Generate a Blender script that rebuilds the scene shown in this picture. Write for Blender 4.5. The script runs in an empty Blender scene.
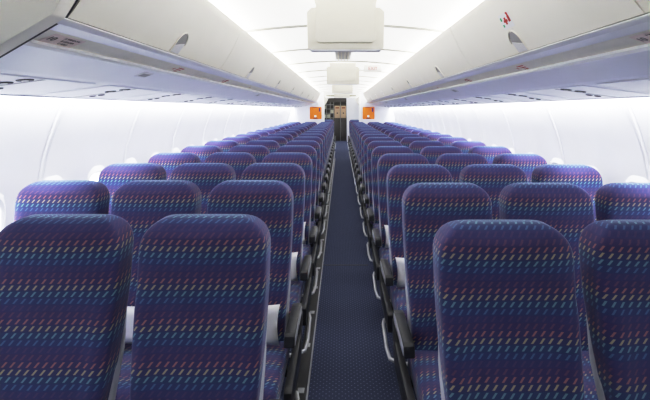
import bpy, bmesh, math, random
from mathutils import Vector, Matrix
random.seed(7)
scene = bpy.context.scene
COL = scene.collection
CAMX, CAMZ, F = -0.025, 1.58, 430.0

# ------------------------------------------------------------------ materials
def new_mat(name):
    m = bpy.data.materials.new(name); m.use_nodes = True
    nt = m.node_tree
    return m, nt, nt.nodes['Principled BSDF']

def plain(name, col, rough=0.5, metal=0.0, noise=0.04, scale=30.0, spec=0.5):
    m, nt, b = new_mat(name)
    tc = nt.nodes.new('ShaderNodeTexCoord')
    nz = nt.nodes.new('ShaderNodeTexNoise'); nz.inputs['Scale'].default_value = scale
    nz.inputs['Detail'].default_value = 2
    nt.links.new(tc.outputs['Object'], nz.inputs['Vector'])
    rp = nt.nodes.new('ShaderNodeValToRGB')
    lo = [max(0, c*(1-noise)) for c in col]; hi = [min(1, c*(1+noise)) for c in col]
    rp.color_ramp.elements[0].position = .3; rp.color_ramp.elements[1].position = .7
    rp.color_ramp.elements[0].color = (*lo, 1); rp.color_ramp.elements[1].color = (*hi, 1)
    nt.links.new(nz.outputs['Fac'], rp.inputs['Fac'])
    nt.links.new(rp.outputs['Color'], b.inputs['Base Color'])
    b.inputs['Roughness'].default_value = rough
    b.inputs['Metallic'].default_value = metal
    b.inputs['Specular IOR Level'].default_value = spec
    return m

class NB:
    """tiny math-node builder"""
    def __init__(s, nt): s.nt = nt
    def m(s, op, a, b=None, c=None):
        n = s.nt.nodes.new('ShaderNodeMath'); n.operation = op
        for i, v in enumerate((a, b, c)):
            if v is None: continue
            if isinstance(v, (int, float)): n.inputs[i].default_value = v
            else: s.nt.links.new(v, n.inputs[i])
        return n.outputs[0]

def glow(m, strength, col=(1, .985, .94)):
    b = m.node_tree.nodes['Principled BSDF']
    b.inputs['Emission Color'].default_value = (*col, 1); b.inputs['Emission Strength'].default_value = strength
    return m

def fabric():
    m, nt, b = new_mat('seat_fabric')
    nb = NB(nt)
    uv = nt.nodes.new('ShaderNodeUVMap'); uv.uv_map = 'UVMap'
    sp = nt.nodes.new('ShaderNodeSeparateXYZ'); nt.links.new(uv.outputs['UV'], sp.inputs[0])
    u, v = sp.outputs['X'], sp.outputs['Y']
    RH, CW = 0.0212, 0.0268
    vr = nb.m('DIVIDE', v, RH)
    r = nb.m('FLOOR', vr); fv = nb.m('FRACT', vr)
    k = nb.m('FLOORED_MODULO', r, 6.0)
    sl = nb.m('MULTIPLY', nb.m('SUBTRACT', fv, .5), .80*RH)
    us = nb.m('SUBTRACT', nb.m('SUBTRACT', u, sl), nb.m('MULTIPLY', r, .004))
    fu = nb.m('FRACT', nb.m('ADD', nb.m('DIVIDE', us, CW), 40.0))
    mu = nb.m('LESS_THAN', nb.m('ABSOLUTE', nb.m('SUBTRACT', fu, .5)), .14)
    mv = nb.m('LESS_THAN', nb.m('ABSOLUTE', nb.m('SUBTRACT', fv, .5)), .36)
    mask = nb.m('MULTIPLY', mu, mv)
    def ramp(cols):
        rp = nt.nodes.new('ShaderNodeValToRGB'); cr = rp.color_ramp; cr.interpolation = 'CONSTANT'
        while len(cr.elements) < 6: cr.elements.new(0.5)
        for i, c in enumerate(cols):
            cr.elements[i].position = max(0, i/6 - .01); cr.elements[i].color = (*c, 1)
        nt.links.new(nb.m('DIVIDE', k, 6.0), rp.inputs['Fac'])
        return rp.outputs['Color']
    # bottom to top: blue, teal, yellow, red, plum, violet
    dash = ramp([(.085, .155, .30), (.15, .29, .36), (.40, .35, .24), (.34, .15, .17), (.135, .075, .15), (.09, .066, .165)])
    base = ramp([(.047, .060, .168), (.043, .064, .160), (.053, .056, .146), (.061, .053, .142), (.064, .052, .146), (.058, .055, .158)])
    mx = nt.nodes.new('ShaderNodeMix'); mx.data_type = 'RGBA'
    nt.links.new(mask, mx.inputs['Factor'])
    nt.links.new(base, mx.inputs['A']); nt.links.new(dash, mx.inputs['B'])
    tc = nt.nodes.new('ShaderNodeTexCoord')
    nz = nt.nodes.new('ShaderNodeTexNoise'); nz.inputs['Scale'].default_value = 9; nz.inputs['Detail'].default_value = 3
    nt.links.new(tc.outputs['Object'], nz.inputs['Vector'])
    hs = nt.nodes.new('ShaderNodeHueSaturation')
    nt.links.new(nb.m('ADD', nb.m('MULTIPLY', nz.outputs['Fac'], .3), .85), hs.inputs['Value'])
    nt.links.new(mx.outputs['Result'], hs.inputs['Color'])
    nt.links.new(hs.outputs['Color'], b.inputs['Base Color'])
    b.inputs['Roughness'].default_value = .85
    b.inputs['Specular IOR Level'].default_value = .2
    b.inputs['Sheen Weight'].default_value = .45
    b.inputs['Sheen Roughness'].default_value = .4
    b.inputs['Sheen Tint'].default_value = (.7, .75, 1, 1)
    n2 = nt.nodes.new('ShaderNodeTexNoise'); n2.inputs['Scale'].default_value = 14
    nt.links.new(tc.outputs['Object'], n2.inputs['Vector'])
    bp = nt.nodes.new('ShaderNodeBump'); bp.inputs['Strength'].default_value = .25; bp.inputs['Distance'].default_value = .012
    nt.links.new(n2.outputs['Fac'], bp.inputs['Height']); nt.links.new(bp.outputs['Normal'], b.inputs['Normal'])
    return m

def carpet():
    m, nt, b = new_mat('aisle_carpet')
    nb = NB(nt)
    tc = nt.nodes.new('ShaderNodeTexCoord')
    sp = nt.nodes.new('ShaderNodeSeparateXYZ'); nt.links.new(tc.outputs['Object'], sp.inputs[0])
    x, y = sp.outputs['X'], sp.outputs['Y']
    S = .036
    a = nb.m('FRACT', nb.m('ADD', nb.m('DIVIDE', nb.m('ADD', x, y), S), 50.0))
    c = nb.m('FRACT', nb.m('ADD', nb.m('DIVIDE', nb.m('SUBTRACT', x, y), S), 50.0))
    a = nb.m('POWER', nb.m('SUBTRACT', a, .5), 2.0); c = nb.m('POWER', nb.m('SUBTRACT', c, .5), 2.0)
    dot = nb.m('LESS_THAN', nb.m('ADD', a, c), .022)
    nz = nt.nodes.new('ShaderNodeTexNoise'); nz.inputs['Scale'].default_value = 160
    nt.links.new(tc.outputs['Object'], nz.inputs['Vector'])
    mx = nt.nodes.new('ShaderNodeMix'); mx.data_type = 'RGBA'
    nt.links.new(dot, mx.inputs['Factor'])
    mx.inputs['A'].default_value = (.060, .071, .125, 1); mx.inputs['B'].default_value = (.16, .19, .30, 1)
    hs = nt.nodes.new('ShaderNodeHueSaturation')
    nt.links.new(nb.m('ADD', nb.m('MULTIPLY', nz.outputs['Fac'], .5), .75), hs.inputs['Value'])
    nt.links.new(mx.outputs['Result'], hs.inputs['Color'])
    nt.links.new(hs.outputs['Color'], b.inputs['Base Color'])
    b.inputs['Roughness'].default_value = .95; b.inputs['Specular IOR Level'].default_value = .1
    return m

def glass():
    m = bpy.data.materials.new('window_glass'); m.use_nodes = True
    nt = m.node_tree; nt.nodes.clear()
    o = nt.nodes.new('ShaderNodeOutputMaterial'); t = nt.nodes.new('ShaderNodeBsdfTransparent')
    g = nt.nodes.new('ShaderNodeBsdfGlossy'); g.inputs['Roughness'].default_value = .05
    mx = nt.nodes.new('ShaderNodeMixShader'); fr = nt.nodes.new('ShaderNodeFresnel'); fr.inputs['IOR'].default_value = 1.4
    t.inputs['Color'].default_value = (.95, .97, 1, 1)
    nt.links.new(fr.outputs[0], mx.inputs[0]); nt.links.new(t.outputs[0], mx.inputs[1]); nt.links.new(g.outputs[0], mx.inputs[2])
    nt.links.new(mx.outputs[0], o.inputs[0])
    return m

M = dict(
    fabric=fabric(), carpet=carpet(), glass=glass(),
    ceiling=plain('ceiling_white', (.88, .87, .84), .55, noise=.01),
    ceiling_glow=glow(plain('ceiling_white_added_glow', (.88, .87, .84), .55, noise=.01), .66, (1, .985, .92)),  # emission added as even cabin fill, in place of cove-lit glow
    wall=plain('sidewall_white', (.80, .81, .86), .5, noise=.012, scale=8),
    bin=plain('bin_cream', (.89, .86, .755), .42, noise=.012, scale=6),
    shade_tint=plain('valance_shade_tint', (.86, .855, .885), .35, noise=.02, scale=5),  # faint lavender in the base colour stands for shade under the bins
    cream=plain('strip_cream', (.92, .88, .76), .45, noise=.02),
    white=plain('white_plastic', (.85, .85, .84), .4, noise=.01),
    psu=plain('service_panel_white', (.90, .90, .94), .4, noise=.01),
    rib=plain('ceiling_rib', (.62, .61, .56), .6),
    moncream=plain('monitor_cream', (.80, .77, .67), .45, noise=.01),
    groove=plain('panel_groove', (.36, .36, .42), .6),
    seam=plain('seam_grey', (.35, .34, .33), .7),
    shell=plain('seat_shell_grey', (.55, .56, .60), .45),
    tray=plain('tray_white', (.86, .86, .88), .4, noise=.01),
    dark=plain('charcoal_plastic', (.026, .027, .032), .42, noise=.12),
    dark2=plain('armrest_pad', (.021, .023, .030), .38, noise=.15),
    trimgrey=plain('armrest_trim', (.45, .46, .50), .4),
    metal=plain('brushed_metal', (.50, .51, .54), .40, metal=.5),
    black=plain('recess_black', (.02, .02, .024), .5),
    grey=plain('latch_grey', (.36, .35, .34), .45),
    ltgrey=plain('latch_light', (.74, .73, .72), .4),
    orange=plain('placard_orange', (.86, .25, .012), .5),
    purple=plain('placard_purple', (.10, .05, .28), .5),
    brown=plain('placard_brown', (.25, .06, .015), .5),
    red=plain('sign_red', (.52, .035, .02), .5),
    green=plain('sign_green', (.05, .45, .18), .5),
    ink=plain('label_ink', (.14, .10, .09), .6),
    pink=plain('label_pink', (.90, .76, .69), .5),
    tan=plain('container_tan', (.50, .37, .24), .5),
    olive=plain('soffit_olive', (.50, .49, .38), .5),
    galley=plain('galley_dark', (.05, .045, .04), .4),
    steel=plain('galley_steel', (.35, .35, .33), .35, metal=.6),
    lens=plain('lamp_lens', (.75, .75, .7), .25),
)

# ------------------------------------------------------------------ mesh helpers
def mesh_from(name, verts, faces, mats, smooth=True, fmat=None, uvs=None, angle=None, recalc=True):
    me = bpy.data.meshes.new(name)
    me.from_pydata([tuple(v) for v in verts], [], faces)
    for mm in (mats if isinstance(mats, (list, tuple)) else [mats]): me.materials.append(mm)
    if fmat:
        for p, i in zip(me.polygons, fmat): p.material_index = i
    if uvs is not None:
        ul = me.uv_layers.new(name='UVMap')
        for l in me.loops: ul.data[l.index].uv = uvs[l.vertex_index]
    if recalc:
        bm = bmesh.new(); bm.from_mesh(me); bmesh.ops.recalc_face_normals(bm, faces=bm.faces); bm.to_mesh(me); bm.free()
    for p in me.polygons: p.use_smooth = smooth
    if smooth and angle: me.set_sharp_from_angle(angle=math.radians(angle))
    return me

class MB:
    """collects shapes into ONE mesh"""
    def __init__(s): s.bm = bmesh.new()
    def box(s, a, b, bev=0.0, seg=2):
        c = [(a[i]+b[i])/2 for i in range(3)]; d = [abs(b[i]-a[i]) for i in range(3)]
        t = bmesh.new()
        bmesh.ops.create_cube(t, size=1, matrix=Matrix.Translation(c) @ Matrix.Diagonal((*d, 1)))
        if bev: bmesh.ops.bevel(t, geom=t.edges[:], offset=min(bev, min(d)*.49), segments=seg, affect='EDGES', profile=.6)
        s._add(t); return s
    def _add(s, t):
        me = bpy.data.meshes.new('tmp'); t.to_mesh(me); t.free(); s.bm.from_mesh(me); bpy.data.meshes.remove(me)
    def prism(s, poly, axis, a, b, bev=0.0, seg=2):
        """poly: list of 2D points; extruded along axis ('X','Y','Z') a->b"""
        def P(p, t):
            return {'X': (t, p[0], p[1]), 'Y': (p[0], t, p[1]), 'Z': (p[0], p[1], t)}[axis]
        t = bmesh.new()
        va = [t.verts.new(P(p, a)) for p in poly]; vb = [t.verts.new(P(p, b)) for p in poly]
        t.faces.new(va); t.faces.new(list(reversed(vb)))
        n = len(poly)
        for i in range(n): t.faces.new((va[i], vb[i], vb[(i+1) % n], va[(i+1) % n]))
        bmesh.ops.recalc_face_normals(t, faces=t.faces)
        if bev: bmesh.ops.bevel(t, geom=t.edges[:], offset=bev, segments=seg, affect='EDGES', profile=.6)
        s._add(t); return s
    def tube(s, pts, r, seg=8):
        t = bmesh.new(); pts = [Vector(p) for p in pts]; rings = []
        for i, p in enumerate(pts):
            d = (pts[min(i+1, len(pts)-1)] - pts[max(i-1, 0)]).normalized()
            up = Vector((0, 0, 1)) if abs(d.z) < .9 else Vector((0, 1, 0))
            x = d.cross(up).normalized(); y = x.cross(d).normalized()
            rings.append([t.verts.new(p + r*(math.cos(2*math.pi*k/seg)*x + math.sin(2*math.pi*k/seg)*y)) for k in range(seg)])
        for A, B in zip(rings, rings[1:]):
            for k in range(seg): t.faces.new((A[k], A[(k+1) % seg], B[(k+1) % seg], B[k]))
        t.faces.new(rings[0]); t.faces.new(list(reversed(rings[-1])))
        bmesh.ops.recalc_face_normals(t, faces=t.faces)
        s._add(t); return s
    def disc(s, c, n, r, h, seg=20, sx=1.0):
        n = Vector(n).normalized()
        q = n.to_track_quat('Z', 'Y').to_matrix().to_4x4()
        t = bmesh.new()
        bmesh.ops.create_cone(t, cap_ends=True, segments=seg, radius1=r, radius2=r*.93, depth=h,
                              matrix=Matrix.Translation(c) @ q @ Matrix.Diagonal((sx, 1, 1, 1)))
        s._add(t); return s
    def mesh(s, name, mat, smooth=True, angle=35):
        me = bpy.data.meshes.new(name); s.bm.to_mesh(me); s.bm.free()
        me.materials.append(mat)
        for p in me.polygons: p.use_smooth = smooth
        if smooth: me.set_sharp_from_angle(angle=math.radians(angle))
        return me

def link(name, me, parent=None, loc=None):
    o = bpy.data.objects.new(name, me); COL.objects.link(o)
    if parent: o.parent = parent
    if loc: o.location = loc
    return o
def thing(name, label, cat, loc=(0, 0, 0), group=None, rotz=0):
    o = bpy.data.objects.new(name, None); COL.objects.link(o)
    o.empty_display_size = .1
    o.location = loc; o.rotation_euler = (0, 0, rotz); o['label'] = label; o['category'] = cat
    if group: o['group'] = group
    return o
def tag(o, label, cat, group=None):
    o['label'] = label; o['category'] = cat
    if group: o['group'] = group
    return o
def struct(name, me):
    o = link(name, me); o['kind'] = 'structure'; return o
def text_mesh(name, body, size, mat, align='CENTER'):
    cu = bpy.data.curves.new(name, 'FONT'); cu.body = body; cu.size = size
    cu.align_x = align; cu.align_y = 'CENTER'; cu.extrude = .0004
    ob = bpy.data.objects.new(name, cu); COL.objects.link(ob)
    bpy.context.view_layer.update()
    me = bpy.data.meshes.new_from_object(ob.evaluated_get(bpy.context.evaluated_depsgraph_get()))
    bpy.data.objects.remove(ob); me.name = name
    me.materials.clear(); me.materials.append(mat)
    return me
def ORD(n):
    w = ['first', 'second', 'third', 'fourth', 'fifth', 'sixth', 'seventh', 'eighth', 'ninth', 'tenth', 'eleventh', 'twelfth',
         'thirteenth', 'fourteenth', 'fifteenth', 'sixteenth', 'seventeenth', 'eighteenth', 'nineteenth', 'twentieth']
    return w[n]
def lerp(tab, x):
    if x <= tab[0][0]: return tab[0][1]
    for (a, b), (c, d) in zip(tab, tab[1:]):
        if x <= c: return b + (d-b)*(x-a)/(c-a)
    return tab[-1][1]
def sm(x): x = max(0, min(1, x)); return x*x*(3-2*x)

# ------------------------------------------------------------------ seat meshes (facing -Y, origin on the floor)
TOPZ = 1.201
def sweep_rings(name, rings, mat, crown=True):
    """rings: list of (list of pts, v); closed loops. uv: u = arc length from the front centre (pt 0)"""
    n = len(rings[0][0]); verts = []; uvs = []; faces = []
    for pts, v in rings:
        # arc length from index 0 both ways
        arc = [0.0]*(n+1)
        for i in range(1, n+1):
            arc[i] = arc[i-1] + (Vector(pts[i % n]) - Vector(pts[i-1])).length
        per = arc[n]
        for i, p in enumerate(pts):
            a = arc[i]
            if a > per/2: a -= per
            verts.append(p); uvs.append((a, v))
    for j in range(len(rings)-1):
        for i in range(n):
            faces.append((j*n+i, j*n+(i+1) % n, (j+1)*n+(i+1) % n, (j+1)*n+i))
    faces.append(tuple(range(n))); faces.append(tuple((len(rings)-1)*n+i for i in range(n)))
    return mesh_from(name, verts, faces, mat, smooth=True, uvs=uvs, angle=60)

def super_loop(hw, hd, n=48, e=5.0):
    """points of a superellipse, starting at front centre (0,-hd), going +x"""
    out = []
    for i in range(n):
        t = 2*math.pi*i/n - math.pi/2
        c, s = math.cos(t), math.sin(t)
        out.append((math.copysign(abs(c)**(2/e), c)*hw, math.copysign(abs(s)**(2/e), s)*hd))
    return out

def back_mesh():
    W = [(.40, .196), (.50, .200), (.60, .205), (.70, .212), (.82, .218), (.95, .221), (1.06, .222), (1.2, .222)]
    YF = [(.40, -.170), (.55, -.150), (.70, -.125), (.85, -.095), (.95, -.078), (1.03, -.064), (1.09, -.062), (1.16, -.052), (1.21, -.046)]
    TH = [(.40, .080), (.62, .090), (.80, .118), (.95, .140), (1.05, .148), (1.21, .150)]
    R = .105
    zs = [.40 + i*.03 for i in range(20)]
    zs = [z for z in zs if z < TOPZ-R-.005]
    zs += [TOPZ-R + R*math.sin(a*math.pi/2/11) for a in range(12)]
    rings = []; v = 0; prev = None
    for z in zs:
        w = lerp(W, z); th = lerp(TH, z); yf = lerp(YF, z)
        hd = th/2; cy = yf + hd
        if z > TOPZ-R:
            t = (z-(TOPZ-R))/R
            w = w - R + R*math.sqrt(max(0, 1-t*t)) if t < 1 else w - R
            r2 = .062
            if z > TOPZ-r2:
                t2 = (z-(TOPZ-r2))/r2
                k = math.sqrt(max(0, 1-t2*t2))
                hd = hd - r2*(1-k); hd = max(hd, .006)
        loop = super_loop(w, hd, 64, 6.5)
        pts = []
        crease = math.exp(-((z-1.025)/.016)**2)*.012
        for x, y in loop:
            if y < 0 and z < TOPZ - .04:
                f = -y/hd
                y -= f*(.014*sm((abs(x)/w-.55)/.3)*sm((1.0-z)/.1)*sm((z-.45)/.1))      # side bolsters
                y -= f*(.012*(1-(x/w)**2))*sm((z-1.02)/.06)                             # rounded head pad
                y += f*crease*sm((1-abs(x)/w)/.12)
                y -= f*(.010*math.exp(-((z-.66)/.1)**2)*math.exp(-(x/.13)**2))            # lumbar
            pts.append((x, cy+y, z))
        if prev is not None: v += max(z-prev[0], .35*abs(w-prev[1])) if z < TOPZ-.01 else (z-prev[0])+.004
        prev = (z, w)
        rings.append((pts, v))
    dv = (.032 - rings[-1][1]) % .1272
    rings = [(p, v+dv) for p, v in rings]
    return sweep_rings('seat_back', rings, M['fabric'])

def cushion_mesh():
    # loops in XZ swept along Y, so the nose rolls over; uv along Y
    ys = [-.600, -.597, -.588, -.572, -.55, -.50, -.42, -.34, -.26, -.18, -.13]
    top = [.405, .425, .440, .452, .459, .462, .458, .452, .446, .440, .436]
    bot = [.375, .350, .336, .330, .328, .328, .328, .328, .328, .328, .328]
    rings = []; v = 0; prev = None
    for y, a, b in zip(ys, top, bot):
        hw = .220 if y > -.58 else .220 - (-.58-y)*.8
        hz = (a-b)/2; cz = (a+b)/2
        loop = super_loop(hw, hz, 40, 6.0)
        # start at top centre: flip y so that index 0 (front) is top
        pts = [(x, y, cz - q + (.008*(x/hw)**2 if q < 0 else 0)) for x, q in loop]
        if prev is not None: v += math.hypot(y-prev[0], a-prev[1])
        prev = (y, a)
        rings.append((pts, v + .05))
    return sweep_rings('seat_cushion', rings, M['fabric'])

def shell_mesh():
    # light grey back shell: a thin tapering slab hugging the rear, flaring out at the hips
    W = [(.30, .200), (.45, .208), (.60, .214), (.72, .217), (.80, .208), (1.0, .19), (1.14, .17)]
    YR = [(.30, -.105), (.40, -.090), (.60, -.060), (.80, .022), (1.00, .078), (1.14, .094)]
    rings = []
    for i in range(22):
        z = .30 + i*.84/21
        hw = lerp(W, z); yc = lerp(YR, z) - (.016 if z < .74 else 0)
        hd = .030 if z < .72 else .014
        rings.append(([(x, yc + y, z) for x, y in super_loop(hw, hd, 40, 6)], z))
    return sweep_rings('back_shell', rings, M['shell'])

def rrect(cx, cz, hw, hz, r, n=5):
    out = []
    for (sx, sz, a0) in ((1, 1, 0), (-1, 1, 90), (-1, -1, 180), (1, -1, 270)):
        for k in range(n+1):
            a = math.radians(a0 + 90*k/n)
            out.append((cx + sx*(hw-r) + r*math.cos(a), cz + sz*(hz-r) + r*math.sin(a)))
    return out

SEAT = {}
SEAT['seat_back'] = back_mesh()
SEAT['seat_cushion'] = cushion_mesh()
SEAT['back_shell'] = shell_mesh()
def arm(x, side):
    """armrest: tapered beam with rounded pivot; x centre; returns pad, trim, support meshes"""
    poly = [(-.362, .515), (-.352, .562), (-.335, .572), (-.20, .570), (-.05, .566), (.005, .556), (.020, .530), (.005, .500), (-.05, .490), (-.30, .508)]
    pad = MB().prism(poly, 'X', x-.024, x+.024, .007).mesh('armrest', M['dark2'])
    tp = [(-.350, .522), (-.345, .556), (-.20, .560), (-.05, .556), (-.01, .546), (-.01, .520), (-.05, .514), (-.30, .518)]
    sx = x + side*.0245
    trim = MB().prism(tp, 'X', sx-.002, sx+.002, .001).mesh('armrest_trim', M['trimgrey'])
    return pad, trim
SEAT['frame'] = MB().box((-.218, -.50, .285), (.218, -.46, .325), .008).box((-.218, -.20, .285), (.218, -.16, .325), .008).box((-.19, -.46, .30), (.19, -.2, .322), .004).mesh('seat_frame', M['dark'])
def leg(x, y0, y1):
    return MB().prism([(y0-.02, .29), (y0+.02, .29), (y1+.018, .02), (y1+.018, .0), (y1-.03, .0), (y1-.03, .02)], 'X', x-.014, x+.014, .004).mesh('leg', M['dark'])
SEAT['leg_a'] = leg(0, -.47, -.50); SEAT['leg_b'] = leg(0, -.18, -.06)
def arms_for(x, side, key):
    SEAT[key] = arm(x, side)
arms_for(-.2505, 1, 'armL'); arms_for(.255, -1, 'armR'); arms_for(-.238, 1, 'wallL'); arms_for(.238, -1, 'wallR')          # shared / wall-side armrests
arms_for(.246, 1, 'aisleR'); arms_for(-.246, -1, 'aisleL')      # aisle-side armrests
def side_beam(s):
    poly = [(-.490, .300), (-.500, .330), (-.495, .402), (-.47, .415), (-.05, .415), (.0, .50), (.035, .50), (.02, .40), (-.04, .300)]
    x = s*.256
    return MB().prism(poly, 'X', x-.017, x+.017, .006).mesh('side_panel', M['dark'])
SEAT['beamR'] = side_beam(1); SEAT['beamL'] = side_beam(-1)
def bag_bar(s):
    x = s*.288
    pts = [(s*.225, -.30, .30), (x-s*.01, -.34, .300), (x, -.39, .300), (x, -.48, .285), (x, -.57, .262), (x-s*.012, -.64, .238), (x-s*.05, -.672, .235), (x-s*.12, -.68, .23), (s*.05, -.68, .225), (s*.0, -.62, .225), (s*0, -.49, .24)]
    return MB().tube(pts, .0105).mesh('baggage_bar', M['metal'])
SEAT['barR'] = bag_bar(1); SEAT['barL'] = bag_bar(-1)

def add_seat(kind, side, x, y, label, group, tilt=0.0):
    """kind A window / B middle / C aisle; side -1 left of the aisle, +1 right"""
    t = thing('passenger_seat', label, 'seat', (x, y, 0), group)
    bk = link('seat_back', SEAT['seat_back'], t)
    link('seat_cushion', SEAT['seat_cushion'], t)
    sh = link('back_shell', SEAT['back_shell'], t)
    if tilt:
        for o in (bk, sh):      # recline a touch about the hip
            R = Matrix.Translation((0, -.13, .45)) @ Matrix.Rotation(tilt, 4, 'X') @ Matrix.Translation((0, .13, -.45))
            o.matrix_local = R
    link('seat_frame', SEAT['frame'], t)
    k = ('wall' if kind == 'A' else 'arm') + ('L' if side < 0 else 'R')
    a = link('armrest', SEAT[k][0], t)
    if kind == 'C':
        a = link('armrest', SEAT['aisleR' if side < 0 else 'aisleL'][0], t)
        link('trim', SEAT['aisleR' if side < 0 else 'aisleL'][1], a)['label'] = 'pale grey side strip'
        link('side_panel', SEAT['beamR' if side < 0 else 'beamL'], t)
        link('baggage_bar', SEAT['barR' if side < 0 else 'barL'], t)['label'] = 'silver tube bar'
    if kind in 'AC':
        for nm in ('leg_a', 'leg_b'): link('leg', SEAT[nm], t, (side*-.10 if kind == 'C' else 0, 0, 0))
    return t

def pillow_mesh():
    n = 11; V = []; Fc = []
    for sgn in (-1, 1):
        for j in range(n):
            for i in range(n):
                a = -1+2*i/(n-1); b = -1+2*j/(n-1)
                e = max(0, (1-a**4)*(1-b**4))**.5
                px = a*(.180 - .012*(1-b*b)); pz = b*(.092 - .010*(1-a*a))
                V.append((px, sgn*.026*e + .012*math.sin(3*a+1)*0.4, pz))
    N = n*n
    for j in range(n-1):
        for i in range(n-1):
            q = (j*n+i, j*n+i+1, (j+1)*n+i+1, (j+1)*n+i)
            Fc.append(q); Fc.append(tuple(N+k for k in q[::-1]))
    me = mesh_from('pillow', V, Fc, M['tray'])
    bm = bmesh.new(); bm.from_mesh(me); bmesh.ops.remove_doubles(bm, verts=bm.verts, dist=.0004); bmesh.ops.recalc_face_normals(bm, faces=bm.faces); bm.to_mesh(me); bm.free()
    return me
PILLOW = pillow_mesh()
def add_pillow(kind, side, x, y, label):
    o = link('pillow', PILLOW); tag(o, label, 'pillow', 'white pillows on the seats')
    o.location = (x + random.uniform(-.006, .006) + (-side*.012 if kind == 'C' else 0), y-.232, .556)
    o.rotation_euler = (math.radians(-9 + random.uniform(-2, 2)), math.radians(random.uniform(-1.5, 1.5)), math.radians(random.uniform(-1.5, 1.5)))
    return o

XS = {'C': .515, 'B': 1.025, 'A': 1.530}
XL = {'C': .503, 'B': 1.004, 'A': 1.505}
PITCH = .76
NR = 17
KN = {'A': 'window', 'B': 'middle', 'C': 'aisle'}
for side, sn in ((-1, 'left'), (1, 'right')):
    y0 = 1.52 if side < 0 else 1.44
    for k in range(NR):
        for kind in 'ABC':
            if kind == 'A' and k == 0: pass
            y = y0 + k*PITCH
            row = 'nearest row' if k == 0 else ('row against the divider, %s from the front' % ORD(k) if k == NR-1 else '%s row from the front' % ORD(k))
            lab = 'blue dash-patterned %s seat left of the aisle, %s' % (KN[kind], row)
            if side > 0: lab = 'blue dash-patterned %s seat right of the aisle, %s' % (KN[kind], row)
            tl = random.uniform(-.010, .010)
            if k < 2: tl = 0
            if k == 0 and side < 0 and kind == 'B': tl = .012
            px = side*(XS if side > 0 else XL)[kind]
            add_seat(kind, side, px, y, lab, 'seat block %s of the aisle' % sn, tl)
            if (side < 0 and kind == 'C' and k in (1, 2, 3)) or (kind == 'B' and k == 1 and side < 0) or (side > 0 and kind == 'C' and k in (2, 3)):
                add_pillow(kind, side, px, y, 'white pillow on the %s seat %s of the aisle, %s row from the front' % (KN[kind], sn, ORD(k)))
    for k in range(3):
        lab = 'far blue aisle seat beyond the dividers, %s of the aisle, %s row past them' % (sn, ORD(k))
        add_seat('C', side, side*XS['C'], 15.35 + k*.8, lab, 'seats beyond the dividers')

# ------------------------------------------------------------------ shell of the cabin
Y0, Y1 = -1.3, 22.7
DIV = 14.2
def strip(name, prof, ya, yb, mat, side=1, ny=1, smooth=True, angle=40, recalc=False):
    """open profile (x,z) extruded along Y"""
    verts = []; faces = []; n = len(prof)
    for j in range(ny+1):
        y = ya + (yb-ya)*j/ny
        for x, z in prof: verts.append((side*x, y, z))
    for j in range(ny):
        for i in range(n-1):
            f = (j*n+i, j*n+i+1, (j+1)*n+i+1, (j+1)*n+i)
            faces.append(f if side > 0 else f[::-1])
    return mesh_from(name, verts, faces, mat, smooth=smooth, angle=angle, recalc=recalc)

# floor
fl = MB().box((-1.85, Y0, -.08), (1.85, Y1+.3, 0)).mesh('floor', M['carpet'], smooth=False)
struct('floor', fl)
# carpet seam + cross joins
struct('trim_1', MB().box((-.205, 4.37, .0005), (.25, 4.385, .003)).mesh('trim_1', M['black'], smooth=False))

# ceiling with panel seams
CZ = 2.225
def ceil_z(x): return CZ - .052*(x/.75)**2
def ceiling_mesh():
    xs = [-1.12 + i*2.24/28 for i in range(29)]
    ys = [Y0]; s = 3.25 - 1.2*3
    seams = []
    while s < Y1:
        if s > Y0+.1: seams.append(s)
        s += 1.2
    prof = [(Y0, 0)]
    for s in seams: prof += [(s-.040, 0), (s-.030, -.012), (s-.006, -.012), (s, .006), (s+.012, .006), (s+.014, 0)]
    prof.append((Y1+.1, 0))
    verts = []; faces = []
    for y, d in prof:
        for x in xs: verts.append((x, y, ceil_z(x)+d))
    n = len(xs)
    for j in range(len(prof)-1):
        for i in range(n-1):
            faces.append((j*n+i, (j+1)*n+i, (j+1)*n+i+1, j*n+i+1))
    me = mesh_from('ceiling', verts, faces, [M['rib'], M['ceiling_glow'], M['ceiling']], smooth=True, angle=25, recalc=False)
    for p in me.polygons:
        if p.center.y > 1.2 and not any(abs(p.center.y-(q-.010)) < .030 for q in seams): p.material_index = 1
        elif p.center.y <= 1.2: p.material_index = 2  # front section left without the added glow, so near seats stay dark
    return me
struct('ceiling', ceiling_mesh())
# upper closing panels behind the bins (so no sky leaks in)
for side, nm in ((-1, 'trim_2'), (1, 'trim_3')):
    struct(nm, strip(nm, [(1.10, ceil_z(1.1)), (1.16, 2.10), (1.20, 1.98), (1.40, 1.93), (1.64, 1.86)], Y0, Y1, M['white'], side))

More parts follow.
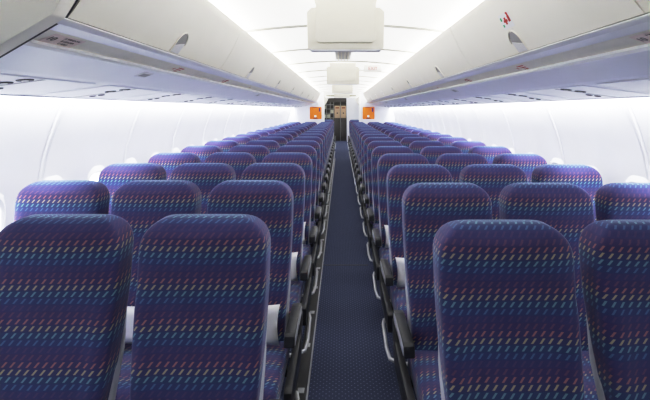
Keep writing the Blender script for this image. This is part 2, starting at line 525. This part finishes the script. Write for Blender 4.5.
# side walls with window openings
WZC, WHW, WHH = .962, .115, .165
def wall_x(z): return lerp([(0, 1.70), (.3, 1.765), (.6, 1.81), (.9, 1.828), (1.1, 1.822), (1.3, 1.785), (1.5, 1.722), (1.64, 1.668), (1.75, 1.64), (1.87, 1.635)], z)
WIN_Y = [2.68 + .5*k for k in range(-7, 39)]
WIN_Y = [y for y in WIN_Y if Y0+.3 < y < Y1-.4]
SEAMS = [2.54 + k for k in range(-3, 21)]
def wall_mesh(name, side):
    ys = {Y0, Y1}
    for w in WIN_Y: ys |= {round(w-WHW, 4), round(w+WHW, 4), round(w, 4), round(w-.19, 4), round(w+.19, 4)}
    for s in SEAMS: ys |= {round(s-.022, 4), round(s-.006, 4), round(s-.002, 4), round(s+.004, 4), round(s+.010, 4), round(s+.026, 4), round(s+.048, 4), round(s+.052, 4), round(s+.060, 4), round(s+.085, 4)}
    ys = sorted(y for y in ys if Y0 <= y <= Y1)
    zs = [0, .15, .3, .45, .6, .75, WZC-WHH, .88, .962, 1.05, WZC+WHH, 1.22, 1.3, 1.38, 1.46, 1.54, 1.60, 1.66, 1.75, 1.87]
    def disp(y, z):
        d = 0
        for s in SEAMS:
            e = y-s
            if -.0055 < e < .0055 or .047 < e < .055: d += .010
            elif .0055 <= e <= .047: d -= .007
        # bays scooped around every window, ridges in between
        w = min(abs(y-q) for q in WIN_Y)
        d += .020*(1-sm(w/.22))*sm((1.66-z)/.30)
        return d
    verts = [(side*(wall_x(z)+disp(y, z)), y, z) for y in ys for z in zs]
    n = len(zs); faces = []
    for j in range(len(ys)-1):
        ym = (ys[j]+ys[j+1])/2
        hole = any(abs(ym-w) < WHW for w in WIN_Y)
        for i in range(n-1):
            zm = (zs[i]+zs[i+1])/2
            if hole and abs(zm-WZC) < WHH: continue
            f = (j*n+i, j*n+i+1, (j+1)*n+i+1, (j+1)*n+i)
            faces.append(f if side < 0 else f[::-1])
    me = mesh_from(name, verts, faces, [M['wall'], M['groove']], smooth=True, angle=50, recalc=False)
    for p in me.polygons:
        if any(-.007 < p.center.y-s < .001 or .047 < p.center.y-s < .053 for s in SEAMS): p.material_index = 1
    return me
struct('wall_left', wall_mesh('wall_left', -1)); struct('wall_right', wall_mesh('wall_right', 1))
struct('wall_front', MB().box((-1.9, Y0-.06, 0), (1.9, Y0, 2.4)).mesh('wall_front', M['wall'], smooth=False))
struct('wall_back', MB().box((-1.9, Y1+.12, 0), (1.9, Y1+.2, 2.4)).mesh('wall_back', M['wall'], smooth=False))

# windows: rounded frame ring, reveal and pane
def win_meshes(side):
    outer = rrect(0, 0, WHW+.038, WHH+.040, .11, 6); mid = rrect(0, 0, WHW+.004, WHH+.002, .088, 6); inn = rrect(0, 0, WHW-.010, WHH-.012, .085, 6)
    n = len(outer); verts = []; faces = []
    def sx(z): return wall_x(WZC+z)
    for loop, d in ((outer, .016), (mid, -.002), (inn, .008), (inn, .055)):
        for y, z in loop: verts.append((side*(sx(z)+d), y, WZC+z))
    for L in range(3):
        for i in range(n): faces.append((L*n+i, L*n+(i+1) % n, (L+1)*n+(i+1) % n, (L+1)*n+i))
    fr = mesh_from('window_frame', verts, faces, M['white'], smooth=True, angle=40, recalc=True)
    pv = [(side*(sx(z)+.050), y, WZC+z) for y, z in inn]
    pn = mesh_from('window_pane', pv, [tuple(range(n))], M['glass'], smooth=False, recalc=False)
    return fr, pn
wn = 0
for side in (-1, 1):
    fr, pn = win_meshes(side)
    for w in WIN_Y:
        wn += 1
        o = struct('window_%d' % wn, fr); o.location = (0, w, 0)
        link('pane', pn, o)

# valance bands below the bins
VAL = {'band_upper': ([(.800, 1.832), (.815, 1.822), (.845, 1.826), (.880, 1.816)], 'shade_tint'),
       'band_cream': ([(.880, 1.816), (.884, 1.812), (.945, 1.790)], 'cream'),
       'lip': ([(.945, 1.790), (.937, 1.779), (.946, 1.769), (.962, 1.778)], 'white'),
       'band_lower': ([(.960, 1.779), (.972, 1.782), (1.00, 1.774), (1.08, 1.745), (1.15, 1.716)], 'shade_tint'),
       'service_band': ([(1.15, 1.716), (1.165, 1.710), (1.583, 1.655), (1.586, 1.645), (1.590, 1.648), (1.592, 1.668), (1.50, 1.80)], 'psu')}
tn = 4
for side in (-1, 1):
    YS = 1.16 if side < 0 else Y0
    for nm, (prof, mt) in VAL.items():
        struct('trim_%d' % tn, strip('trim_%d' % tn, prof, YS, 21.0, M[mt], side)); tn += 1
    struct('trim_%d' % tn, strip('trim_%d' % tn, [(.80, 1.842), (1.2, 1.842)], YS, 21.0, M['seam'], side)); tn += 1
    # thin white edge under the bin doors
    struct('trim_%d' % tn, strip('trim_%d' % tn, [(.796, 1.838), (.792, 1.834), (.797, 1.829), (.803, 1.831)], YS, 21.0, M['white'], side)); tn += 1

# ------------------------------------------------------------------ overhead bins
DOOR = [(.799, 1.842), (.778, 1.868), (.755, 1.903), (.730, 1.945), (.708, 1.985), (.688, 2.028), (.671, 2.066), (.660, 2.092), (.660, 2.105), (.672, 2.114), (.70, 2.116)]
BODY = [(.81, 1.845), (.77, 1.905), (.70, 2.04), (.685, 2.095), (.72, 2.112), (.82, 2.092), (.98, 2.00), (1.10, 1.90), (1.10, 1.845)]
BL = 1.53
def door_mesh(side, L):
    pr = DOOR; th = .012
    outer = pr; inner = [(x+th, z) for x, z in pr]
    poly = outer + inner[::-1]
    poly = [(side*x, z) for x, z in poly]
    return MB().prism(poly, 'Y', .003, L-.003).mesh('bin_door', M['bin'], angle=40)
def body_mesh(side, L):
    return MB().prism([(side*x, z) for x, z in BODY], 'Y', .004, L-.004).mesh('bin_body', M['white'], angle=30)
# frame on the lower door face for latches and decals
p0 = Vector((.799, 0, 1.842)); p1 = Vector((.755, 0, 1.903))
def on_door(side, y, s, h):
    """point at distance s up the door from its lower edge, h off the surface"""
    acc = 0
    for a, b in zip(DOOR, DOOR[1:]):
        d = math.hypot(b[0]-a[0], b[1]-a[1])
        if acc + d >= s:
            t = (s-acc)/d; x = a[0]+(b[0]-a[0])*t; z = a[1]+(b[1]-a[1])*t
            nx, nz = -(b[1]-a[1])/d, (b[0]-a[0])/d     # inward (to the aisle) normal
            return Vector((side*(x+nx*h), y, z+nz*h))
        acc += d
    return Vector((side*DOOR[-1][0], y, DOOR[-1][1]))
def patch(name, side, outline, h, mat):
    """closed outline of (y,s) on the door surface -> thin flat patch standing h proud"""
    n = len(outline)
    cy = sum(p[0] for p in outline)/n; cs = sum(p[1] for p in outline)/n
    verts = [on_door(side, cy, cs, h)] + [on_door(side, y, s, h) for y, s in outline] + [on_door(side, y, s, -.002) for y, s in outline]
    faces = []
    for i in range(n):
        j = (i+1) % n
        faces.append((0, 1+i, 1+j)); faces.append((1+i, 1+n+i, 1+n+j, 1+j))
    return mesh_from(name, verts, faces, mat, smooth=False, recalc=True)
def arch(cy, w, h, s0=.004, n=12):
    pts = [(cy+w/2, s0), (cy-w/2, s0)]
    for k in range(n+1):
        a = math.pi - math.pi*k/n
        pts.append((cy + w/2*math.cos(a), s0 + (h-w*.55) + w*.55*math.sin(a)))
    return pts
binmesh = {}
for side in (-1, 1):
    binmesh[side] = (door_mesh(side, BL), body_mesh(side, BL),
        patch('latch_recess', side, arch(BL/2, .100, .104), .0015, M['grey']),
        patch('latch_paddle', side, [(BL/2-.045, .006), (BL/2+.045, .006), (BL/2+.044, .062), (BL/2-.044, .040)], .004, M['ltgrey']))
    # raised rim around the recess
    rim = MB().tube([on_door(side, y, s, .003) for y, s in arch(BL/2, .106, .109)[1:]], .0035, 6).mesh('latch_rim', M['bin'])
    binmesh[side] += (rim,)
BIN0 = 1.215 - BL
for side, sn in ((-1, 'left'), (1, 'right')):
    k = -1; y = BIN0; idx = 0
    starts = [BIN0 + BL*i for i in range(0, 9)] + [14.9 + BL*i for i in range(4)]
    for i, y in enumerate(starts):
        if side < 0 and i == 0: continue
        if side > 0 and y < DIV: y -= .05
        far = y > DIV
        if i == 0: lab = 'cream overhead bin on the %s nearest the camera, mostly out of frame' % sn
        elif far: lab = 'far white overhead bin beyond the %s divider, %s past it' % (sn, ORD(i-9))
        else: lab = 'cream curved overhead bin above the %s seats, %s with its latch in view' % (sn, ORD(i-1))
        L = BL
        t = thing('overhead_bin', lab, 'overhead bin', (0, y, 0), 'overhead bins on the %s' % sn)
        d, b, rc, pd, rim = binmesh[side]
        link('bin_body', b, t)
        dr = link('door', d, t)
        lt = link('latch', rc, dr); lt['label'] = 'grey arched latch recess'
        link('latch_paddle', pd, dr); link('latch_rim', rim, dr)
        if side > 0 and i == 1:
            # first aid / extinguisher decal: green mark, red cross, red extinguisher
            def rect(name, yc, sc, hy, hs, mat, h=.0012): return link(name, patch(name, side, [(yc-hy, sc-hs), (yc+hy, sc-hs), (yc+hy, sc+hs), (yc-hy, sc+hs)], h, mat), dr)
            c0 = BL/2 - .01
            [rect('decal_card', c0+q, .162, .018, .036, M['white']) for q in (.038, 0, -.038)]
            g = MB()
            me = patch('green_mark', side, [(c0+.044, .138), (c0+.033, .138), (c0+.033, .150), (c0+.044, .150)], .003, M['green']); link('green_mark', me, dr)
            me = patch('green_mark', side, [(c0+.044, .168), (c0+.033, .168), (c0+.033, .184), (c0+.044, .184)], .003, M['green']); link('green_mark', me, dr)
            w, l = .006, .017
            cr = [(w, l), (w, w), (l, w), (l, -w), (w, -w), (w, -l), (-w, -l), (-w, -w), (-l, -w), (-l, w), (-w, w), (-w, l)]
            link('red_cross', patch('red_cross', side, [(c0+a, .162+b) for a, b in cr], .003, M['red']), dr)
            ex = [(-.006, -.010), (.006, -.010), (.006, .008), (.002, .013), (.002, .018), (.009, .022), (-.004, .022), (-.004, .012), (-.006, .008)]
            link('red_extinguisher', patch('red_extinguisher', side, [(c0-.038+a*1.4, .166+b*1.4) for a, b in ex], .003, M['red']), dr)
            rect('decal_line', c0-.012, .118, .017, .0012, M['ltgrey'])
# end panel closing the bin row at the near left
ep = [(.788, 1.832), (.744, 1.903), (.696, 1.985), (.659, 2.066), (.648, 2.092), (.648, 2.112), (.66, 2.126), (.80, 2.12), (1.05, 2.06), (1.18, 1.98), (1.18, 1.690), (1.03, 1.690)]
o = link('bin_end_panel', MB().prism([(-x, z) for x, z in ep], 'Y', 1.135, 1.190, .006).mesh('bin_end_panel', M['bin']))
link('gap_shade_fill', MB().prism([(-x-.012, z+(.004 if z < 2 else -.012)) for x, z in ep], 'Y', 1.189, 1.214).mesh('gap_shade_fill', M['black']), o)  # black block standing in for the shade inside the gap
tag(o, 'cream end panel of the overhead bins in the top left corner', 'panel')

# ------------------------------------------------------------------ row labels on the cream strips
def on_cream(side, y, t, h):
    a, b = Vector((.884, 1.812)), Vector((.945, 1.790)); p = a + (b-a)*t
    d = (b-a).normalized(); n = Vector((d.y, -d.x))      # towards the aisle and down
    if n.x > 0: n = -n
    return Vector((side*(p.x+n.x*h), y, p.y+n.y*h))
def label_frame(side, y):
    o = on_cream(side, y, .5, .0008)
    up = (on_cream(side, y, 0, 0) - on_cream(side, y, 1, 0)).normalized()
    rt = Vector((0, -side, 0)).normalized()        # reading direction as seen from the aisle
    nrm = rt.cross(up)
    return Matrix((rt, up, nrm)).transposed().to_4x4(), o
for side, sn in ((-1, 'left'), (1, 'right')):
    for k in range(10):
        y = (1.375 if side < 0 else 1.285) + .95*k
        Rm, o = label_frame(side, y)
        num = str(10+k) if True else ''
        lab = 'pale pink row label on the %s bin rail, %s from the front' % (sn, ORD(k))
        if k == 0: lab = 'pale pink row label marked 10 on the %s bin rail' % sn
        t = thing('row_label', lab, 'label', (0, 0, 0), 'row labels on the bin rails')
        t.matrix_world = Matrix.Translation(o) @ Rm
        wdt = .076 if k == 0 else .058
        link('card', MB().box((-wdt, -.030, -.0005), (wdt, .030, .0008)).mesh('card', M['pink'] if k == 0 else M['cream'], smooth=False), t)
        def put(body, size, x, yy):
            m = text_mesh('lettering', body, size, M['ink'] if k == 0 else M['red'])
            link('lettering', m, t, (x, yy, .0014))
        if k < 5:
            put(num, .034 if k == 0 else .026, -.054 if k == 0 else -.042, 0)
            if k < 3:
                L3 = ['A WINDOW', 'B CENTER', 'C AISLE'] if side < 0 else ['F WINDOW', 'E CENTER', 'D AISLE']
                for j, b in enumerate(L3): put(b, .0135, .022, .018-.018*j)
        else:
            put(num, .026, -.02, 0)

# ------------------------------------------------------------------ passenger service units
def psu_z(x): return 1.710 + (1.655-1.710)*(x-1.165)/(1.585-1.165)
psl = math.atan2(.055, .42)
def psu_parts(side):
    n = Vector((side*-math.sin(psl), 0, -math.cos(psl)))
    def P(x, y, h): return Vector((side*x, y, psu_z(x))) + n*h
    panel = []
    pm = bmesh.new()
    c = [P(1.185, -.30, .001), P(1.565, -.30, .001), P(1.565, .34, .001), P(1.185, .34, .001)]
    d = [P(1.190, -.295, .006), P(1.560, -.295, .006), P(1.560, .335, .006), P(1.190, .335, .006)]
    me = mesh_from('panel', c+d, [(4, 5, 6, 7), (0, 1, 5, 4), (1, 2, 6, 5), (2, 3, 7, 6), (3, 0, 4, 7)], M['psu'], smooth=False)
    slot = mesh_from('slot', [P(1.20, -.012, .0068), P(1.55, -.012, .0068), P(1.55, .012, .0068), P(1.20, .012, .0068), P(1.20, -.012, .004), P(1.55, -.012, .004), P(1.55, .012, .004), P(1.20, .012, .004)],
                     [(0, 1, 2, 3), (0, 4, 5, 1), (1, 5, 6, 2), (2, 6, 7, 3), (3, 7, 4, 0)], M['seam'], smooth=False)
    lights = [MB().disc(P(x, -.055, .0075), n, .030, .004).mesh('reading_light', M['black']) for x in (1.235, 1.315)]
    lens = [MB().disc(P(x, -.055, .0100), n, .012, .002).mesh('lens', M['lens']) for x in (1.235, 1.315)]
    noz = [MB().disc(P(x, .06, .008), n, .019, .004).disc(P(x, .06, .0105), n, .011, .002).mesh('air_nozzle', M['dark']) for x in (1.43, 1.48)]
    return me, slot, lights, lens, noz
for side, sn in ((-1, 'left'), (1, 'right')):
    me, slot, lights, lens, noz = psu_parts(side)
    for k in range(16):
        y = 1.70 + .76*k
        t = thing('service_unit', 'white passenger service panel under the %s bins, %s from the front' % (sn, ORD(k)), 'service panel', (0, y, 0), 'service panels under the %s bins' % sn)
        link('panel', me, t); link('slot', slot, t)['label'] = 'dark slot between lamps and vents'
        for a, b in zip(lights, lens): link('lens', b, link('reading_light', a, t))
        for a in noz: link('air_nozzle', a, t)
# small grey seat-belt sign lenses on the sloping shade-tinted band
for side, sn, ys in ((-1, 'left', (2.2, 5.2, 8.2)), (1, 'right', (4.0, 7.0, 10.0))):
    for k, y in enumerate(ys):
        a, b = Vector((1.00, 1.774)), Vector((1.08, 1.745))
        d = (b-a).normalized(); n = Vector((d.y, -d.x)); n = n if n.y < 0 else -n
        def P(t, yy, h):
            p = a+(b-a)*t+n*h; return (side*p.x, y+yy, p.y)
        v = [P(.05, -.055, .001), P(.75, -.055, .001), P(.75, .055, .001), P(.05, .055, .001), P(.1, -.05, .005), P(.7, -.05, .005), P(.7, .05, .005), P(.1, .05, .005)]
        t = link('call_sign', mesh_from('call_sign', v, [(4, 5, 6, 7), (0, 1, 5, 4), (1, 2, 6, 5), (2, 3, 7, 6), (3, 0, 4, 7)], M['ltgrey'], smooth=False))
        tag(t, 'small grey sign plate on the %s shade-tinted valance, %s along' % (sn, ORD(k)), 'sign', 'sign plates on the valances')
        v = [P(.2, -.04, .0056), P(.6, -.04, .0056), P(.6, .04, .0056), P(.2, .04, .0056)]
        link('lens', mesh_from('lens', v, [(0, 1, 2, 3)], M['grey'], smooth=False), t)

# ------------------------------------------------------------------ drop-down monitors
def monitor(y, label, h=.30):
    t = thing('ceiling_monitor', label, 'monitor', (0.002, y, 0), 'monitors under the ceiling')
    zb = 1.930
    # housing, slightly wider lower body
    link('housing', MB().prism([(-.221, zb+.012), (-.209, zb), (.209, zb), (.221, zb+.012), (.226, zb+.22), (.20, zb+.245), (-.20, zb+.245), (-.226, zb+.22)], 'Y', 0, .075, .008).mesh('housing', M['moncream']), t)
    link('bottom_strip', MB().box((-.205, .004, zb-.006), (.205, .070, zb+.004), .004).mesh('bottom_strip', M['shade_tint']), t)
    link('screen_cover', MB().prism(rrect(0, zb+.165, .175, .125, .03), 'Y', -.014, .002, .005).mesh('screen_cover', M['moncream']), t)
    link('mount', MB().prism([(-.17, zb+.24), (.17, zb+.24), (.19, ceil_z(.19)+.02), (-.19, ceil_z(.19)+.02)], 'Y', .0, .10, .006).mesh('mount', M['moncream']), t)
    return t
MONY = (2.49, 5.86, 9.1, 12.3)
MLAB = ('large cream monitor housing hanging from the ceiling nearest the camera', 'second cream monitor housing over the aisle behind the nearest one', 'third small cream monitor housing far along the ceiling', 'farthest cream monitor housing close to the dividers')
for y, l in zip(MONY, MLAB): monitor(y, l)
# finned ceiling bracket in front of the second monitor
t = thing('ceiling_bracket', 'pale finned ceiling bracket just in front of the second monitor', 'bracket', (0.0, 4.45, 0))
link('plate', MB().box((-.09, 0, ceil_z(.09)-.010), (.09, .95, ceil_z(.09)+.01), .003).mesh('plate', M['ltgrey']), t)
for x in (-.055, -.02, .02, .055):
    link('fin', MB().box((x-.006, .01, ceil_z(.09)-.028), (x+.006, .94, ceil_z(.09)-.008), .002).mesh('fin', M['bin']), t)
# exit sign
t = thing('exit_sign', 'small white ceiling sign reading EXIT in red', 'sign', (.40, 5.9, 2.148))
link('sign_box', MB().box((-.11, 0, -.045), (.13, .035, .055), .006).mesh('sign_box', M['ceiling']), t)
o = link('lettering', text_mesh('lettering', 'EXIT', .062, M['red']), t, (.012, -.002, 0)); o.rotation_euler = (math.pi/2, 0, 0); o['label'] = 'red EXIT letters'

# ------------------------------------------------------------------ floor path strip left of the aisle
t = thing('floor_track_strip', 'dark floor strip with silver clips along the left aisle edge', 'floor strip', (0, 0, 0))
link('strip', MB().prism([(-.285, 0), (-.280, .010), (-.222, .010), (-.217, 0)], 'Y', 1.0, 14.0).mesh('strip', M['dark'], smooth=False), t)
link('edge_strip', MB().box((-.217, 1.0, 0), (-.207, 14.0, .008), .002).mesh('edge_strip', M['trimgrey']), t)['label'] = 'pale grey edge line'
clip = MB().box((-.268, -.022, .009), (-.230, .022, .0135), .002).mesh('clip', M['metal'])
for k in range(25): link('clip', clip, t, (0, 1.94+.465*k, 0))
# ------------------------------------------------------------------ dividers and placards at the far end
for side, sn in ((-1, 'left'), (1, 'right')):
    xi = .60
    t = thing('cabin_divider', 'white cabin divider panel across the %s seats at the far end' % sn, 'divider', (0, DIV, 0), 'cabin dividers')
    poly = [(xi, 0), (xi, 2.16), (.66, ceil_z(.66)), (1.0, ceil_z(1.0)), (1.20, 1.98), (1.62, 1.85), (1.66, 1.64), (1.76, 1.3), (1.80, .9), (1.76, .3), (1.69, 0)]
    link('panel', MB().prism([(side*x, z) for x, z in poly], 'Y', 0, .05).mesh('panel', M['wall'], smooth=False), t)
    link('edge_post', MB().box((side*(xi-.03), -.012, 0), (side*(xi+.025), .062, 2.17), .008).mesh('edge_post', M['white']), t)
    cx = -.86 if side < 0 else .885
    p = thing('placard', 'square orange placard on the %s divider' % sn, 'placard', (cx, DIV, 1.48), 'orange placards')
    link('board', MB().prism(rrect(0, 0, .195, .20, .02), 'Y', -.014, -.001, .003).mesh('board', M['orange']), p)
    link('white_mark', MB().prism(rrect(-.01, -.105, .035, .035, .015), 'Y', -.018, -.013).mesh('white_mark', M['white']), p)
    link('brown_mark', MB().prism([(-.09, -.19), (-.05, -.145), (.04, -.145), (.08, -.19)], 'Y', -.018, -.013).mesh('brown_mark', M['brown']), p)
    link('purple_mark', MB().prism(rrect(.13, .105, .022, .065, .015), 'Y', -.018, -.013).mesh('purple_mark', M['purple']), p)
    link('top_mark', MB().box((-.10, -.018, .175), (.05, -.013, .19)).mesh('top_mark', M['brown']), p)
# soffit beyond the dividers
struct('trim_40', MB().prism([(-.65, 2.16), (.62, 2.16), (.62, 2.24), (-.65, 2.24)], 'Y', 18.0, 18.4).mesh('trim_40', M['olive'], smooth=False))

# ------------------------------------------------------------------ galley at the back
gy = 22.1
t = thing('galley', 'dark galley unit with tan containers at the end of the aisle', 'galley', (0, gy, 0))
link('cabinet_body', MB().box((-.98, .25, 0), (.26, .5, 2.2)).box((-.98, .02, 0), (.26, .25, 1.10)).box((-.98, .02, 1.98), (.26, .25, 2.2)).mesh('cabinet_body', M['galley'], smooth=False), t)
for x0, x1 in ((-.36, -.075), (-.035, .235)):
    c = link('container', MB().box((x0, .03, 1.16), (x1, .24, 1.80), .012).mesh('container', M['tan']), t)
    link('latch', MB().disc(((x0+x1)/2, .02, 1.42), (0, -1, 0), .035, .02).mesh('latch', M['black']), c)
    link('card', MB().box((x0+.05, .022, 1.66), (x1-.05, .030, 1.72)).mesh('card', M['brown']), c)
link('post', MB().box((-.068, -.02, 0), (-.042, .25, 2.0), .004).mesh('post', M['steel']), t)
for z in (1.16, 1.40, 1.62, 1.84):
    link('shelf', MB().box((-.96, .02, z), (-.40, .25, z+.025)).mesh('shelf', M['steel'], smooth=False), t)
for x in (-.96, -.77, -.58, -.40):
    link('shelf_post', MB().box((x-.012, .01, 1.1), (x+.012, .04, 2.0)).mesh('shelf_post', M['steel'], smooth=False), t)
for x, z in ((-.86, 1.20), (-.67, 1.20), (-.49, 1.44), (-.86, 1.66)):
    link('galley_box', MB().box((x-.07, .05, z-.015), (x+.07, .2, z+.15), .01).mesh('galley_box', M['olive']), t)
link('lower_door', MB().box((-.34, .0, .1), (-.09, .03, 1.05), .01).box((-.03, .0, .1), (.22, .03, 1.05), .01).mesh('lower_door', M['galley']), t)
struct('wall_right_aft', MB().box((.27, 21.2, 0), (1.75, 21.26, 2.2)).mesh('wall_right_aft', M['wall'], smooth=False))
struct('wall_left_aft', MB().box((-1.75, 21.6, 0), (-.99, 21.66, 2.2)).mesh('wall_left_aft', M['wall'], smooth=False))

# ------------------------------------------------------------------ light
w = bpy.data.worlds.new('World'); scene.world = w; w.use_nodes = True
bg = w.node_tree.nodes['Background']; bg.inputs['Color'].default_value = (.93, .96, 1, 1); bg.inputs['Strength'].default_value = 7.0
def area(name, loc, d, sx, sy, power, col=(1, 1, 1)):
    l = bpy.data.lights.new(name, 'AREA'); l.shape = 'RECTANGLE'; l.size = sx; l.size_y = sy; l.energy = power; l.color = col
    o = bpy.data.objects.new(name, l); COL.objects.link(o); o.location = loc
    d = Vector(d).normalized(); z = -d; yv = Vector((0, 1, 0)); x = yv.cross(z).normalized()
    o.rotation_euler = Matrix((x, yv, z)).transposed().to_euler()
    return o
LEN = 13.2; MID = 1.5 + LEN/2
for s in (-1, 1):
    area('cove_lamp', (s*.93, MID, 2.085), (-s*1, 0, .06), .06, LEN, 28, (1, .985, .95))
    area('wall_wash_lamp', (s*1.605, MID, 1.70), (s*-.1, 0, -1), .025, LEN, 85, (.97, .98, 1))
area('aft_lamp', (0, 18.4, 2.15), (0, 0, -1), .3, 3.0, 14)

# ------------------------------------------------------------------ camera
cd = bpy.data.cameras.new('camera'); cam = bpy.data.objects.new('camera', cd); COL.objects.link(cam)
cam.location = (CAMX, 0, CAMZ); cam.rotation_euler = (math.pi/2, 0, 0)
cd.sensor_width = 36; cd.lens = F/650*36
cd.shift_x = -16/650; cd.shift_y = -90/650
cd.clip_start = .02
scene.camera = cam
scene.view_settings.view_transform = 'Standard'
scene.view_settings.look = 'None'
scene.view_settings.exposure = 0.0
# soft-shoulder tone curve, as an over-exposed print would have
scene.view_settings.use_curve_mapping = True
cm = scene.view_settings.curve_mapping
cm.white_level = (2.0, 2.0, 2.0)
cv = cm.curves[3]
PTS = [(0, 0), (.012, .032), (.04, .12), (.08, .28), (.14, .55), (.2, .70), (.28, .82), (.4, .91), (.6, .97), (1, 1)]
cv.points[0].location = PTS[0]; cv.points[1].location = PTS[-1]
for p in PTS[1:-1]: cv.points.new(*p)
cm.update()
scene.cycles.use_denoising = True
scene.cycles.diffuse_bounces = 6
scene.cycles.max_bounces = 12
